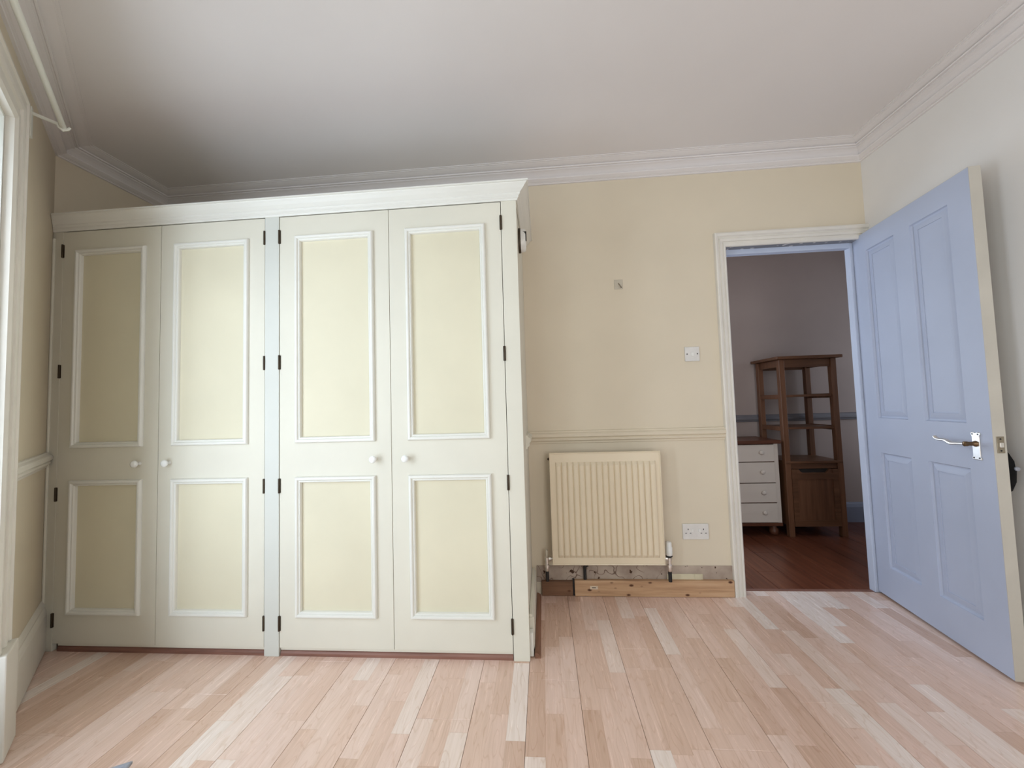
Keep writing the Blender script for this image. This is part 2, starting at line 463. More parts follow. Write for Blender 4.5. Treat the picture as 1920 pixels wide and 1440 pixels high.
struct('wall_next_room_back', wn, m_wall2)
def plain_window(name, mapf, a0, a1, b0, b1, label, loc):
    w = thing(name, label, 'window', loc); w['kind'] = 'structure'
    m = MB(); m.frame(a0, a1, b0, b1, [(0, .02), (0, .07), (.045, .07), (.045, .02)], mapf); obj('window_frame', m, m_reveal, w)
    m = MB(); m.add([mapf(a0+.045, b0+.045, .05), mapf(a1-.045, b0+.045, .05), mapf(a1-.045, b1-.045, .05), mapf(a0+.045, b1-.045, .05)], [(0, 1, 2, 3)])
    obj('pane', m, m_glass, w)
plain_window('window_4', lambda a, b, h: (a, Y2+h, b), .15, 1.05, .65, 2.25, 'window in the far wall of the next room, hidden from the photo', (.6, Y2, .65))
plain_window('added_window_5', lambda a, b, h: (X2B+h, a, b), 2.75, 3.65, .65, 2.15, 'unseen window added in the right wall of the next room for its fill lamp', (X2B, 3.2, .65))  # unseen opening, added only to house the fill lamp
struct('wall_next_room_left', MB().box(X2A-.1, X2A, YB2+.001, Y2, -.01, H), m_wall2)
wn = MB()
wn.box(X2B, X2B+.1, YB2+.001, 2.75, -.01, H); wn.box(X2B, X2B+.1, 3.65, Y2, -.01, H)
wn.box(X2B, X2B+.1, 2.75, 3.65, -.01, .65); wn.box(X2B, X2B+.1, 2.75, 3.65, 2.15, H)
struct('wall_next_room_right', wn, m_wall2)
struct('wall_next_room_front', MB().box(XR+.121, X2B+.1, YB2-.09, YB2, -.01, H), m_wall2)
struct('ceiling_next_room', MB().box(X2A-.1, X2B+.1, YB2, Y2+.1, H+.001, H+.1), m_ceil)
dd = [(0, 0), (.014, .004), (.016, .014), (.024, .022), (.024, .036), (.018, .046), (.012, .058), (0, .066)]
def rail_x(prof, x0, x1, yface, z0):
    m = MB()
    r = [[Vector((x, yface-d, z0+h)) for d, h in prof] for x in (x0, x1)]
    return m.loft(r, closed=True, caps=True, smooth=False)
struct('trim_9', rail_x(dd, X2A, X2B, Y2-.0005, .928), m_dado2, label='grey dado rail along the far wall of the next room')
sk2 = [(0, 0), (.02, 0), (.02, .135), (.015, .15), (.012, .16), (.006, .172), (0, .176)]
struct('baseboard_next_room', rail_x(sk2, X2A, X2B, Y2-.0005, -.002), m_skirt2, label='blue-grey skirting board of the next room')

# ------------------------------------------------------------------ cornice, mitred round the room
CP = [(0, .088), (.010, .087), (.012, .082), (.017, .081), (.017, .0785), (.022, .078), (.030, .074), (.040, .069), (.042, .066), (.042, .062), (.034, .060), (.034, .057),
      (.040, .051), (.048, .044), (.060, .037), (.072, .033), (.072, .0265), (.078, .0255), (.081, .0285), (.086, .028), (.088, .0225), (.083, .0205), (.083, .0185),
      (.096, .0165), (.112, .0125), (.124, .0085), (.130, .0080), (.130, .0050), (.1395, .0045), (.1395, .0004), (0, .0004)]
poly = [Vector((WEND.x, WEND.y, 0)), W0.copy(), Vector((XL, YB, 0)), Vector((XR, YB, 0)), Vector((XR, YR, 0))]
def seg_n(a, b):
    d = (b-a).normalized(); return Vector((d.y, -d.x, 0))
N_ = len(poly); nrm = [seg_n(poly[i], poly[(i+1) % N_]) for i in range(N_)]
def mit(i):
    a, b = nrm[(i-1) % N_], nrm[i]
    return (a+b)/(1+a.dot(b))
names = ['window wall', 'left recess wall', 'back wall', 'right wall', 'rear wall']
for i in range(N_):
    j = (i+1) % N_
    ra = [poly[i]+mit(i)*d+Vector((0, 0, H-z)) for d, z in CP]
    rb = [poly[j]+mit(j)*d+Vector((0, 0, H-z)) for d, z in CP]
    struct('trim_%d' % (i+1), MB().loft([ra, rb], caps=True, smooth=False), m_ceil, label='moulded plaster cornice along the '+names[i])

# dado rails, skirting
DR = [(0, 0), (.006, .002), (.008, .012), (.018, .020), (.020, .030), (.016, .034), (.026, .042), (.027, .056), (.022, .062), (.012, .068), (.010, .076), (0, .078)]
struct('trim_6', rail_x(DR, -.095, 1.0765, YB-.0005, .910), m_wall, label='cream dado rail on the back wall above the radiator')
def rail_o(prof, t0, t1, z0, mat, name, label):
    r = [[W0+WD*t+WN*(d+.0005)+Vector((0, 0, z0+h)) for d, h in prof] for t in (t0, t1)]
    return struct(name, MB().loft(r, smooth=False), mat, label=label)
rail_o(DR, .035, .752, .910, m_trim, 'trim_7', 'short dado rail on the canted wall beside the wardrobe')
SK = [(0, .008), (.02, .008), (.02, .19), (.016, .205), (.010, .215), (.012, .228), (.006, .243), (0, .25)]
rail_o(SK, .02, .748, 0, m_trim, 'baseboard_window', 'cream skirting board on the canted wall left of the wardrobe')
# right wall skirting (behind the open door)
rs = [[Vector((XR-.0005-d, y, h)) for d, h in SK] for y in (YR, 1.72)]
struct('baseboard_right', MB().loft(rs, smooth=False), m_trim, label='cream skirting board on the right wall')

# window architrave with plinth block
wa = thing('trim_8', 'cream moulded architrave framing the window in the canted wall', 'architrave', tuple(W0+WD*(T0-.09)))
wa['kind'] = 'structure'
AW = .15
AP = [(0, 0), (0, .022), (.012, .030), (.030, .030), (.036, .024), (.046, .020), (.075, .020), (.080, .028), (.092, .031), (.098, .024), (.105, .024), (.136, .026), (.141, .032), (.150, .032), (.150, 0)]
def wpt(t, z, h): return W0+WD*t+WN*(h+.0005)+Vector((0, 0, z))
v1 = [[wpt(T0-w, z(w), h) for w, h in AP] for z in (lambda w: .355, lambda w: ZH+w)]
obj('left_jamb_moulding', MB().loft(v1, smooth=False), m_trim, wa)
v2 = [[wpt(T0-w, ZH+w, h) for w, h in AP], [wpt(T1+w, ZH+w, h) for w, h in AP]]
obj('head_moulding', MB().loft(v2, smooth=False), m_trim, wa)
v3 = [[wpt(T1+w, z(w), h) for w, h in AP] for z in (lambda w: .355, lambda w: ZH+w)]
obj('right_jamb_moulding', MB().loft(v3, smooth=False), m_trim, wa)
for ta, tb in ((T0-AW-.004, T0+.002), (T1-.002, T1+AW+.004)):
    obj('plinth_block', MB().obox(W0, WD, WN, ta, tb, .0005, .048, .004, .354), m_trim, wa, bevel=.004)

# ------------------------------------------------------------------ door frame of the doorway
df = thing('door_2', 'cream moulded architrave and blue-grey lining of the doorway', 'door frame', (1.5, YB, 0)); df['kind'] = 'structure'
OL, OA, OZ, OAZ = 1.143, 1.0757, 2.082, 2.168
DP = [(0, 0), (0, .012), (.006, .017), (.014, .017), (.016, .013), (.022, .013), (.024, .020), (.036, .022), (.040, .016), (.044, .016), (.050, .026), (.060, .028), (.0665, .024), (.0672, 0)]
vs = OAZ-OZ; sc = vs/.0672
r1 = [[Vector((OL-w, YB-.0005-h, z(w))) for w, h in DP] for z in (lambda w: 0, lambda w: OZ+w*sc)]
obj('left_architrave', MB().loft(r1, smooth=False), m_trim, df)
r2 = [[Vector((OL-w, YB-.0005-h, OZ+w*sc)) for w, h in DP], [Vector((XR-.0005, YB-.0005-h, OZ+w*sc)) for w, h in DP]]
obj('head_architrave', MB().loft(r2, smooth=False), m_trim, df)
obj('left_lining', MB().box(1.1155, 1.146, YB, YB2, 0, 2.082), m_bluej, df)
obj('left_stop', MB().box(1.146, 1.157, YB+.047, YB2, 0, 2.07), m_bluej, df, bevel=.002)
obj('head_lining', MB().box(1.146, XR-.001, YB, YB2, 2.083, 2.1115), m_head, df)
obj('head_stop', MB().box(1.157, 1.897, YB+.047, YB2-.002, 2.052, 2.083), m_bluej, df, bevel=.002)
obj('right_stop', MB().box(1.897, XR+.12, YB+.049, YB2, 0, 2.0825), m_bluej, df, bevel=.002, label='blue-grey door stop on the hinge side')
obj('threshold', MB().box(1.158, 1.896, YB2-.034, YB2-.012, -.003, .0025), m_brown, df)

# ================================================================== WARDROBE
WX0, WXM0, WXM1, WX1 = -2.478, -1.3635, -1.2865, -.1725
WR = -.0970; WL = -2.541
ZD0, ZD1 = .040, 2.132
wd = thing('wardrobe', 'large cream built-in wardrobe with four panelled doors standing across the left corner', 'wardrobe', (-1.32, 2.14, 0))
body = MB()
body.box(WR-.022, WR-.004, YW+.02, YB-.002, .0, 2.138)
obj('side_panel', body, m_ward, wd)
obj('top_board', MB().box(WL+.002, WR-.004, YW+.02, YB-.002, 2.139, 2.157), m_ward, wd)
obj('back_board', MB().box(WL+.002, WR-.023, YB-.012, YB-.003, .02, 2.137), m_ward, wd)
obj('base_board', MB().box(WL+.03, WR-.023, YW+.05, YB-.013, .02, .036), m_brown, wd)
obj('divider', MB().box(WXM0+.03, WXM1-.03, YW+.03, YB-.013, .037, 2.137), m_ward, wd)
obj('left_stile', MB().box(WL+.001, WX0-.0015, YW, YW+.022, .0, 2.138), m_ward, wd, bevel=.002)
obj('middle_stile', MB().box(WXM0+.0015, WXM1-.0015, YW-.003, YW+.022, .0, 2.141), m_wstile, wd, bevel=.002)
obj('right_stile', MB().box(WX1+.0015, WR, YW-.001, YW+.022, .0, 2.138), m_ward, wd, bevel=.002)
sc_ = MB(); sc_.lathe([(.006, 0), (.006, 2.0)], (WL+.013, YW-.004, .10), (0, 0, 1), 8)
obj('scribe_bead', sc_, m_ward, wd)
# cornice of the wardrobe: profile (projection, height), cut to the canted wall on the left, mitred and returned on the right
WC = [(0, 2.1335), (.006, 2.1335), (.008, 2.140), (.013, 2.144), (.013, 2.150), (.018, 2.154), (.021, 2.158), (.021, 2.163), (.027, 2.168), (.036, 2.176), (.045, 2.186), (.052, 2.1925), (.054, 2.196), (.061, 2.197), (.061, 2.204), (0, 2.204)]
ra = [Vector((WL+.003+d*1.054, YW-.001-d, z)) for d, z in WC]
rb = [Vector((WR+d, YW-.001-d, z)) for d, z in WC]
rc = [Vector((WR+d, YB-.15, z)) for d, z in WC]
# the return runs back to the cornice of the room
rc = [Vector((WR+d, YB-.002, z)) for d, z in WC]
obj('front_cornice', MB().loft([ra, rb], smooth=False), m_wmould, wd)
obj('side_cornice', MB().loft([rb, rc], smooth=False), m_wmould, wd)
obj('cornice_backing', MB().box(WL+.03, WR-.001, YW, YW+.018, 2.139, 2.203), m_ward, wd)
# brown strips under the doors
for xa, xb in ((WX0+.02, WXM0), (WXM1, WX1)):
    pr = [(.0, .0), (-.012, .0), (-.012, .012), (-.008, .020), (0, .026)]
    obj('plinth_strip', MB().loft([[Vector((x, YW+.016+d, z)) for d, z in pr] for x in (xa+.002, xb-.002)], smooth=False), m_brown, wd)
    obj('bottom_rail', MB().box(xa+.002, xb-.002, YW+.008, YW+.028, .0262, .039), m_ward, wd)
MP = [(0, 0), (0, .006), (.002, .011), (.005, .0145), (.010, .0155), (.0145, .0145), (.0175, .0105), (.0185, .0075), (.0215, .009), (.025, .008), (.0275, .004), (.0285, -.004), (.0285, -.009)]
doors = [(WX0, -1.9245, [(-2.398, -2.004)], -2.0225, 0), (-1.9245, WXM0, [(-1.847, -1.446)], -1.862, 1), (WXM1, -.726, [(-1.204, -.803)], -.8075, 0), (-.726, WX1, [(-.644, -.250)], -.652, 1)]
for di, (x0, x1, pn, kx, hs) in enumerate(doors):
    px0, px1 = pn[0]
    g = .0014
    hz = [(.182, .842), (1.004, 2.030)]
    d = MB()
    i = .012
    yA, yBk = YW, YW+.022
    d.box(x0+g, px0+i, yA, yBk, ZD0, ZD1-.001); d.box(px1-i, x1-g, yA, yBk, ZD0, ZD1-.001)
    d.box(px0+i, px1-i, yA, yBk, ZD0, hz[0][0]+i); d.box(px0+i, px1-i, yA, yBk, hz[0][1]-i, hz[1][0]+i); d.box(px0+i, px1-i, yA, yBk, hz[1][1]-i, ZD1-.001)
    do = obj('door', d, m_ward, wd)
    for za, zb in hz:
        pan = MB().box(px0+i, px1-i, YW+.008, YW+.016, za+i, zb-i)
        child('panel', pan, m_wpanel, do)
        mo = MB(); mo.frame(px0, px1, za, zb, MP, lambda a, b, h: (a, YW-.0002-h, b))
        child('panel_moulding', mo, m_wmould, do)
    kb = MB().lathe([(.009, 0), (.008, .004), (.0075, .014), (.012, .018), (.0165, .023), (.0175, .028), (.016, .033), (.010, .036), (.001, .0365)], (kx, YW-.0002, .921), (0, -1, 0), 20)
    child('knob', kb, m_knob, do, angle=60)
    hx = x0+.0005 if hs == 0 else x1-.0005
    zs = [2.030, 1.400, .800, .153] if di else [2.030, 1.398, .773, .153]
    for hz_ in zs:
        hm = MB().lathe([(.0042, 0), (.0050, .002), (.0050, .068), (.0042, .070)], (hx, YW-.0042, hz_-.035), (0, 0, 1), 10)
        hm.box(hx-.006, hx+.006, YW-.0022, YW-.0002, hz_-.034, hz_+.034)
        child('hinge', hm, m_hinge, do)
# side details: skirting, quadrant, dado return
sk = MB(); sk.box(WR-.003, WR+.020, 1.905, YB-.035, .012, .158); sk.box(WR-.003, WR+.014, 1.905, YB-.035, .158, .172)
obj('side_skirting', sk, m_ward, wd, bevel=.003)
obj('broken_skirting_end', MB().box(WR-.003, WR+.016, 1.862, 1.900, .004, .11), m_wmould, wd, bevel=.004)
q = [(0, 0), (.026, 0), (.024, .010), (.017, .019), (.008, .024), (0, .024)]
obj('floor_beading', MB().loft([[Vector((WR+.0215+a, y, b)) for a, b in q] for y in (1.858, YB-.034)], smooth=False), m_brown_y, wd)
r = [[Vector((WR-.004+d, y, .91+h)) for d, h in DR] for y in (2.175, YB-.028)]
obj('side_dado_rail', MB().loft(r, smooth=False), m_ward, wd)

# white fitting screwed to the wardrobe's side
ft = thing('wall_fitting', 'small white plastic fitting on the wardrobe side just below its cornice', 'fitting', (WR-.003, 2.03, 1.95))
hv = []
nn_ = 20
def oval(xo, sc):
    return [Vector((xo, 2.035+.045*sc*math.cos(2*PI*j/nn_), 2.02+.066*sc*math.sin(2*PI*j/nn_))) for j in range(nn_)]
obj('back_plate', MB().loft([oval(WR-.0035, 1), oval(WR+.006, 1), oval(WR+.009, .96)]), m_hinge, ft)
obj('cover', MB().loft([oval(WR+.0092, .94), oval(WR+.028, .92), oval(WR+.034, .84), oval(WR+.036, .6)]), m_white, ft)
obj('clip', MB().box(WR+.020, WR+.040, 2.000, 2.012, 2.005, 2.055), m_hole, ft, bevel=.002)

# ================================================================== OPEN DOOR (local frame: x along leaf, y away from visible face)
DA = -1.7002; DW, DH, DT = .762, 2.085, .042
door = thing('door_1', 'blue-grey four-panel door standing open against the right wall', 'door', (1.9115, 2.5115, .014), DA)
door['kind'] = 'structure'
us = [(.107, .326), (.434, .652)]; zs = [(.172, .811), (1.006, 1.979)]
def leaf_face(y0, y1, mat, name):
    m = MB(); i = 0
    m.box(0, us[0][0], y0, y1, 0, DH); m.box(us[0][1], us[1][0], y0, y1, 0, DH); m.box(us[1][1], DW, y0, y1, 0, DH)
    for ua, ub in us:
        m.box(ua, ub, y0, y1, 0, zs[0][0]); m.box(ua, ub, y0, y1, zs[0][1], zs[1][0]); m.box(ua, ub, y0, y1, zs[1][1], DH)
    return obj(name, m, mat, door, local=True)
face = leaf_face(0, .012, m_blue, 'front_leaf')
obj('leaf_core', MB().box(.0, DW, .0122, DT-.0122, 0, DH), m_edge, door, local=True)
back = leaf_face(DT-.012, DT, m_edge, 'back_leaf')
PP = [(0, 0), (.0015, .006), (.005, .0105), (.011, .0110), (.020, .0085), (.032, .0062), (.040, .0052), (.0402, .0085), (.044, .0085)]
for ua, ub in us:
    for za, zb in zs:
        for sgn, fo, mt in ((1, face, m_blue), (-1, back, m_edge)):
            y0 = 0 if sgn == 1 else DT
            m = MB(); m.frame(ua, ub, za, zb, PP, lambda a, b, h: (a, y0+sgn*h, b))
            m.box(ua+.0435, ub-.0435, y0+sgn*.0080, y0+sgn*.0115, za+.0435, zb-.0435)
            child('moulded_panel', m, mt, fo)
obj('edge_lipping', MB().box(DW+.0002, DW+.0022, -.0002, DT+.0002, 0, DH), m_edge, door, local=True, label='cream-painted closing edge of the door')
obj('top_edge', MB().box(0, DW, .0005, DT-.0005, DH+.0002, DH+.002), m_edge, door, local=True)
# latch
lt = obj('latch_plate', MB().box(DW+.0024, DW+.0045, .009, .034, .890, .957), m_aged, door, local=True, bevel=.0008, label='steel latch plate let into the closing edge')
child('latch_bolt', MB().box(DW+.0046, DW+.012, .014, .026, .914, .933), m_chrome, lt, bevel=.001)
for z in (.947, .900): child('screw', MB().lathe([(.0035, 0), (.003, .0008)], (DW+.0046, .0215, z), (1, 0, 0), 10), m_hole, lt)
def handle(side):
    """lever handle on a shaped plate; side -1 = visible face"""
    y0 = -.0003 if side < 0 else DT+.0003
    cu, cz = .692, .9115
    prof = [(-.0195, -.058), (.0195, -.058), (.0205, -.050), (.0165, -.044), (.0165, .042), (.0205, .049), (.0195, .057), (.010, .0585), (0, .056), (-.010, .0585), (-.0195, .057), (-.0205, .049), (-.0165, .042), (-.0165, -.044), (-.0205, -.050)]
    m = MB()
    rings = []
    for dy, s in ((0, 1.0), (.0025, 1.0), (.0045, .93)):
        rings.append([Vector((cu+a*s, y0+side*dy, cz+b*(1-(1-s)*.5))) for a, b in prof])
    m.loft(rings, smooth=False)
    hp = obj('handle_plate', m, m_chrome, door, local=True, label='chrome lever handle plate')
    for a, b in ((-.0125, .050), (.0125, .050), (-.0125, -.050), (.0125, -.050)):
        child('screw', MB().lathe([(.0036, 0), (.003, .001)], (cu+a, y0+side*.0046, cz+b), (0, side, 0), 10), m_hole, hp)
    lz = .921
    nk = MB().lathe([(.013, 0), (.012, .004), (.0085, .008), (.0085, .026), (.0105, .030), (.0105, .040), (.006, .043)], (cu, y0+side*.0046, lz), (0, side, 0), 16)
    child('lever_neck', nk, m_neck, hp, angle=50)
    path = [(0, 0), (-.02, .0005), (-.045, -.001), (-.060, -.003), (-.072, -.0035), (-.084, .000), (-.096, .006), (-.110, .0085), (-.128, .0075), (-.142, .008), (-.152, .013), (-.158, .020)]
    rad = [.0075, .0070, .0078, .0085, .0095, .0092, .0080, .0068, .0066, .0072, .0085, .0070]
    pts = [(cu+a, y0+side*.038, lz+b) for a, b in path]
    child('lever', MB().tube(pts, rad, 12, .62), m_chrome, hp, angle=70)
handle(-1); handle(1)
for z in (.22, 1.04, 1.86):
    obj('butt_hinge', MB().lathe([(.006, 0), (.0065, .002), (.0065, .098), (.006, .10)], (-.0005, DT*.5, z-.05), (0, 0, 1), 10), m_aged, door, local=True)

def dloc(u, w, z):
    c, s = math.cos(DA), math.sin(DA)
    return Vector((1.9115+u*c-w*s, 2.5115+u*s+w*c, .014+z))
# black bag hanging from the rear handle
bag = thing('bag', 'black fabric bag hanging from the rear handle behind the open door', 'bag', tuple(dloc(.70, .07, .72)), DA)
ns = 18; rings = []
for zi, (z, a, b) in enumerate([(.0, .012, .006), (.012, .032, .014), (.05, .045, .020), (.10, .052, .023), (.135, .046, .020), (.165, .030, .014), (.185, .012, .007)]):
    rings.append([Vector((a*math.copysign(abs(math.cos(2*PI*j/ns))**.8, math.cos(2*PI*j/ns))*(1+.07*math.sin(3*j+zi)), b*math.sin(2*PI*j/ns)*(1+.12*math.sin(2*j+1.7*zi)), z)) for j in range(ns)])
obj('sack', MB().loft(rings), m_bag, bag, local=True, angle=170)
obj('strap', MB().tube([(.004, 0, .18), (.008, .002, .20), (.0, .006, .222), (-.008, .006, .213), (-.008, -.002, .198), (-.003, -.002, .18)], .003, 8), m_bag, bag, local=True)
obj('toggle', MB().lathe([(.002, 0), (.008, .003), (.009, .008), (.006, .013), (.001, .015)], (.050, .004, .105), (1, .2, .2), 12), m_grey, bag, local=True, label='pale round toggle on the bag')

# ================================================================== RADIATOR
RA, RB, Z0, Z1 = .028, .664, .217, .860
YF = YB-.100
rd = thing('radiator', 'cream ribbed panel radiator on the back wall between wardrobe and doorway', 'radiator', ((RA+RB)/2, YB-.05, Z0))
NP = 17; xs = []; prof = []
fa, fb = RA+.030, RB-.026
pitch = (fb-fa)/NP
xs.append((RA, 0)); 
for i in range(NP):
    x = fa+i*pitch
    for f, h in ((.04, 0), (.10, .006), (.18, .0105), (.30, .0125), (.52, .0132), (.74, .0125), (.86, .0105), (.94, .006), (.999, 0)):
        xs.append((x+f*pitch, h))
xs.append((RB, 0))
levels = [(Z0+.002, 0), (Z0+.038, 0), (Z0+.056, 1), (Z1-.070, 1), (Z1-.052, 0), (Z1-.002, 0)]
rings = [[Vector((x, YF-h*k_, z)) for x, h in xs]+[Vector((RB, YF+.014, z)), Vector((RA, YF+.014, z))] for z, k_ in levels]
pm = MB().loft(rings, smooth=True)
pan = obj('front_panel', pm, m_rad, rd, angle=28)
fr_ = MB(); fr_.frame(RA-.004, RB+.004, Z0-.004, Z1+.004, [(0, -.012), (0, .003), (.003, .005), (.006, .004), (.007, 0)], lambda a, b, h: (a, YF-.0002-h, b))
obj('panel_rim', fr_, m_rad, rd)
obj('rear_panel', MB().box(RA+.01, RB-.01, YB-.050, YB-.038, Z0+.005, Z1-.01), m_rad, rd, bevel=.003)
cf = MB()
for i in range(24):
    x = RA+.02+i*(RB-RA-.04)/23
    cf.box(x-.0008, x+.0008, YF+.016, YB-.051, Z0+.03, Z1-.03)
obj('convector_fins', cf, m_rad, rd)
tg = MB()
for i in range(20):
    x = RA+.012+i*(RB-RA-.024)/19
    tg.box(x-.004, x+.004, YF+.015, YB-.040, Z1-.008, Z1-.004)
tg.box(RA, RB, YF+.0145, YF+.019, Z1-.012, Z1-.002); tg.box(RA, RB, YB-.045, YB-.040, Z1-.012, Z1-.002)
obj('top_grille', tg, m_rad, rd)
for x in (RA+.001, RB-.005):
    obj('side_cover', MB().box(x, x+.004, YF+.0145, YB-.042, Z0+.01, Z1-.01), m_rad, rd, bevel=.001)
for x in (RA+.12, RB-.12):
    obj('bracket', MB().box(x-.015, x+.015, YB-.037, YB-.001, Z0+.08, Z1-.08), m_rad, rd)
obj('vent_plug', MB().lathe([(.008, 0), (.009, .004), (.004, .010)], (RA-.0045, YF+.03, Z1-.035), (-1, 0, 0), 10), m_hinge, rd)
# thermostatic valve right, lockshield left
def valve(x, xr, trv):
    y = YB-.060
    o = obj('valve_body', MB().lathe([(.008, 0), (.011, .004), (.011, .024), (.014, .026), (.014, .040), (.010, .044), (.010, .064), (.0135, .066), (.0135, .082), (.009, .086)], (x, y, .160), (0, 0, 1), 14), m_chrome, rd, angle=40)
    child('union', MB().lathe([(.009, 0), (.013, .002), (.013, .014), (.009, .016), (.009, abs(xr-x)-.010)], (x+math.copysign(.010, xr-x), y, .235), (math.copysign(1, xr-x), 0, 0), 12), m_chrome, o, angle=40)
    child('pipe_tail', MB().lathe([(.0105, 0), (.0105, .055)], (x, y, .104), (0, 0, 1), 12), m_black, o, label='black pipe tail below the valve')
    if trv:
        child('valve_head', MB().lathe([(.016, 0), (.019, .004), (.0195, .012), (.0195, .046), (.0165, .050), (.0165, .072), (.012, .078), (.001, .079)], (x, y, .2535), (0, 0, 1), 20), m_white, o, angle=40, label='white thermostatic valve head')
        child('valve_collar', MB().lathe([(.016, 0), (.0185, .002), (.0185, .007)], (x, y, .2462), (0, 0, 1), 16), m_black, o)
    else:
        child('valve_cap', MB().lathe([(.0085, 0), (.0085, .034), (.006, .040), (.001, .041)], (x, y, .2465), (0, 0, 1), 14), m_clear, o, angle=40, label='translucent lockshield cap')
valve(.702, RB, True); valve(-.010, RA, False)

# bare plaster and timber at the foot of the wall
pl = MB().box(-.074, 1.0765, YB-.005, YB-.0005, .075, .172)
obj('bare_plaster', pl, m_plaster, wall_back, bevel=.001, label='strip of bare stained plaster where the skirting was removed')
obj('filler_patch', MB().box(.700, .905, YB-.010, YB-.0052, .083, .126), m_filler, wall_back, bevel=.002)
obj('filler_patch', MB().box(.858, .895, YB-.0125, YB-.0102, .090, .126), m_filler, wall_back, bevel=.001)
obj('pipe_stub', MB().lathe([(.009, 0), (.009, .075)], (.216, YB-.018, .097), (0, 0, 1), 12), m_black, wall_back)
obj('pipe_elbow', MB().tube([(.216, YB-.018, .165), (.222, YB-.018, .178), (.236, YB-.018, .182)], .0095, 10), m_black, wall_back)
bt = obj('timber_batten', MB().box(.152, 1.073, YB-.030, YB-.0055, .0015, .095), m_pine, bevel=.002)
tag(bt, 'long raw pine batten with dark knots lying along the wall under the radiator', 'batten')
stk = child('sticker', MB().box(.242, .288, YB-.0312, YB-.0303, .044, .063), m_sticker, bt)
child('print', MB().box(.253, .276, YB-.0318, YB-.0313, .051, .056), m_ink, bt)
b2 = obj('timber_batten', MB().box(-.045, .140, YB-.026, YB-.0055, .0015, .088), m_pine_d, bevel=.002)
tag(b2, 'short dark timber block between the wardrobe and the long pine batten', 'batten')
b3 = obj('timber_offcut', MB().box(.1405, .1515, YB-.020, YB-.0055, .002, .098), m_hole, bevel=.001)
tag(b3, 'thin dark wedge of wood filling the gap between the two battens', 'wedge')

# ================================================================== wall plates and hook
sw = thing('light_switch', 'square white light switch on the back wall left of the doorway', 'switch', (.9125, YB, 1.389))
obj('plate', MB().box(.869, .956, YB-.009, YB-.0005, 1.389, 1.477), m_switch, sw, bevel=.003)
rk = obj('rocker', MB().box(.9055, .9215, YB-.013, YB-.0092, 1.420, 1.444), m_white, sw, bevel=.0015)
for x in (.882, .943): obj('screw', MB().lathe([(.0038, 0), (.003, .0012)], (x, YB-.0092, 1.433), (0, -1, 0), 10), m_hole, sw)
so = thing('double_socket', 'white double power socket on the back wall right of the radiator', 'socket', (.878, YB, .325))
obj('plate', MB().box(.803, .953, YB-.010, YB-.0005, .326, .418), m_switch, so, bevel=.003)
for cx, s in ((.838, -1), (.918, 1)):
    obj('rocker', MB().box(cx-s*.020-.007, cx-s*.020+.007, YB-.0135, YB-.0102, .372, .388), m_white, so, bevel=.0012)
    for dx, dz, w, h in ((0, .018, .0035, .008), (-.013, -.004, .007, .0035), (.013, -.004, .007, .0035)):
        cx2 = cx+s*.004
        obj('pin_hole', MB().box(cx2+dx-w/2*1.3, cx2+dx+w/2*1.3, YB-.0108, YB-.0102, .368+dz-h/2, .368+dz+h/2), m_hole, so)
hk = thing('adhesive_hook', 'small clear adhesive hook stuck high on the back wall', 'hook', (.492, YB, 1.853))
obj('pad', MB().box(.466, .519, YB-.0035, YB-.0005, 1.856, 1.916), m_clear, hk, bevel=.001)
obj('hook', MB().tube([(.492, YB-.0037, 1.893), (.496, YB-.010, 1.885), (.502, YB-.013, 1.874), (.506, YB-.014, 1.864), (.506, YB-.020, 1.860), (.505, YB-.024, 1.866)], .0025, 8), m_aged, hk)

# curtain pole
cpz = 2.43
p0 = Vector((-2.028, 1.482, cpz)); pd = (Vector((-1.56, 1.012, 0))-Vector((-2.028, 1.482, 0))).normalized()
pole = thing('curtain_pole', 'white curtain pole on brackets above the left window', 'curtain pole', tuple(p0+pd*.9-Vector((0, 0, .02))))
obj('rod', MB().tube([p0-pd*.045, p0+pd*1.95], .0105, 14), m_pole, pole, angle=50)
pn = Vector((WN.x, WN.y, 0))
for t_, nm in ((-.035, 0), (1.92, 1)):
    pb = p0+pd*t_
    dist = (pb-W0).dot(pn); wb_ = pb-pn*(dist-.001)
    m = MB(); m.obox(Vector((wb_.x, wb_.y, 0)), WD, WN, -.013, .013, 0.0005, .010, cpz-.085, cpz+.045)
    bo = obj('bracket_plate', m, m_pole, pole, bevel=.001)
    child('bracket_arm', MB().tube([wb_+Vector((0, 0, .022))+pn*.004, pb+Vector((0, 0, .008))-pn*.018, pb-pn*.013+Vector((0, 0, -.004)), pb+Vector((0, 0, -.0145)), pb+pn*.013+Vector((0, 0, -.006)), pb+pn*.020+Vector((0, 0, .006))], [.007, .007, .006, .006, .006, .005], 10), m_pole, bo, angle=60)

# grey object poking into the lower edge of the picture
tr = thing('storage_tray', 'grey plastic tray corner on the floor at the bottom left edge of the photo', 'tray', (-1.46, 1.16, 0), math.radians(-2))
A = [Vector((.085, .083)), Vector((-.17, -.075)), Vector((-.08, -.23)), Vector((.16, -.10))]
o_ = [(p.x, p.y) for p in A]
cxt = sum(p[0] for p in o_)/4; cyt = sum(p[1] for p in o_)/4
def ring(s, z): return [Vector((cxt+(x-cxt)*s, cyt+(y-cyt)*s, z)) for x, y in o_]
obj('lid', MB().loft([ring(1.0, .030), ring(1.0, .038), ring(.97, .040), ring(.90, .040), ring(.88, .037), ring(.5, .037)], smooth=False), m_grey, tr, local=True)
obj('base', MB().loft([ring(.90, .0005), ring(.97, .0295)], smooth=False), m_grey_d, tr, local=True)

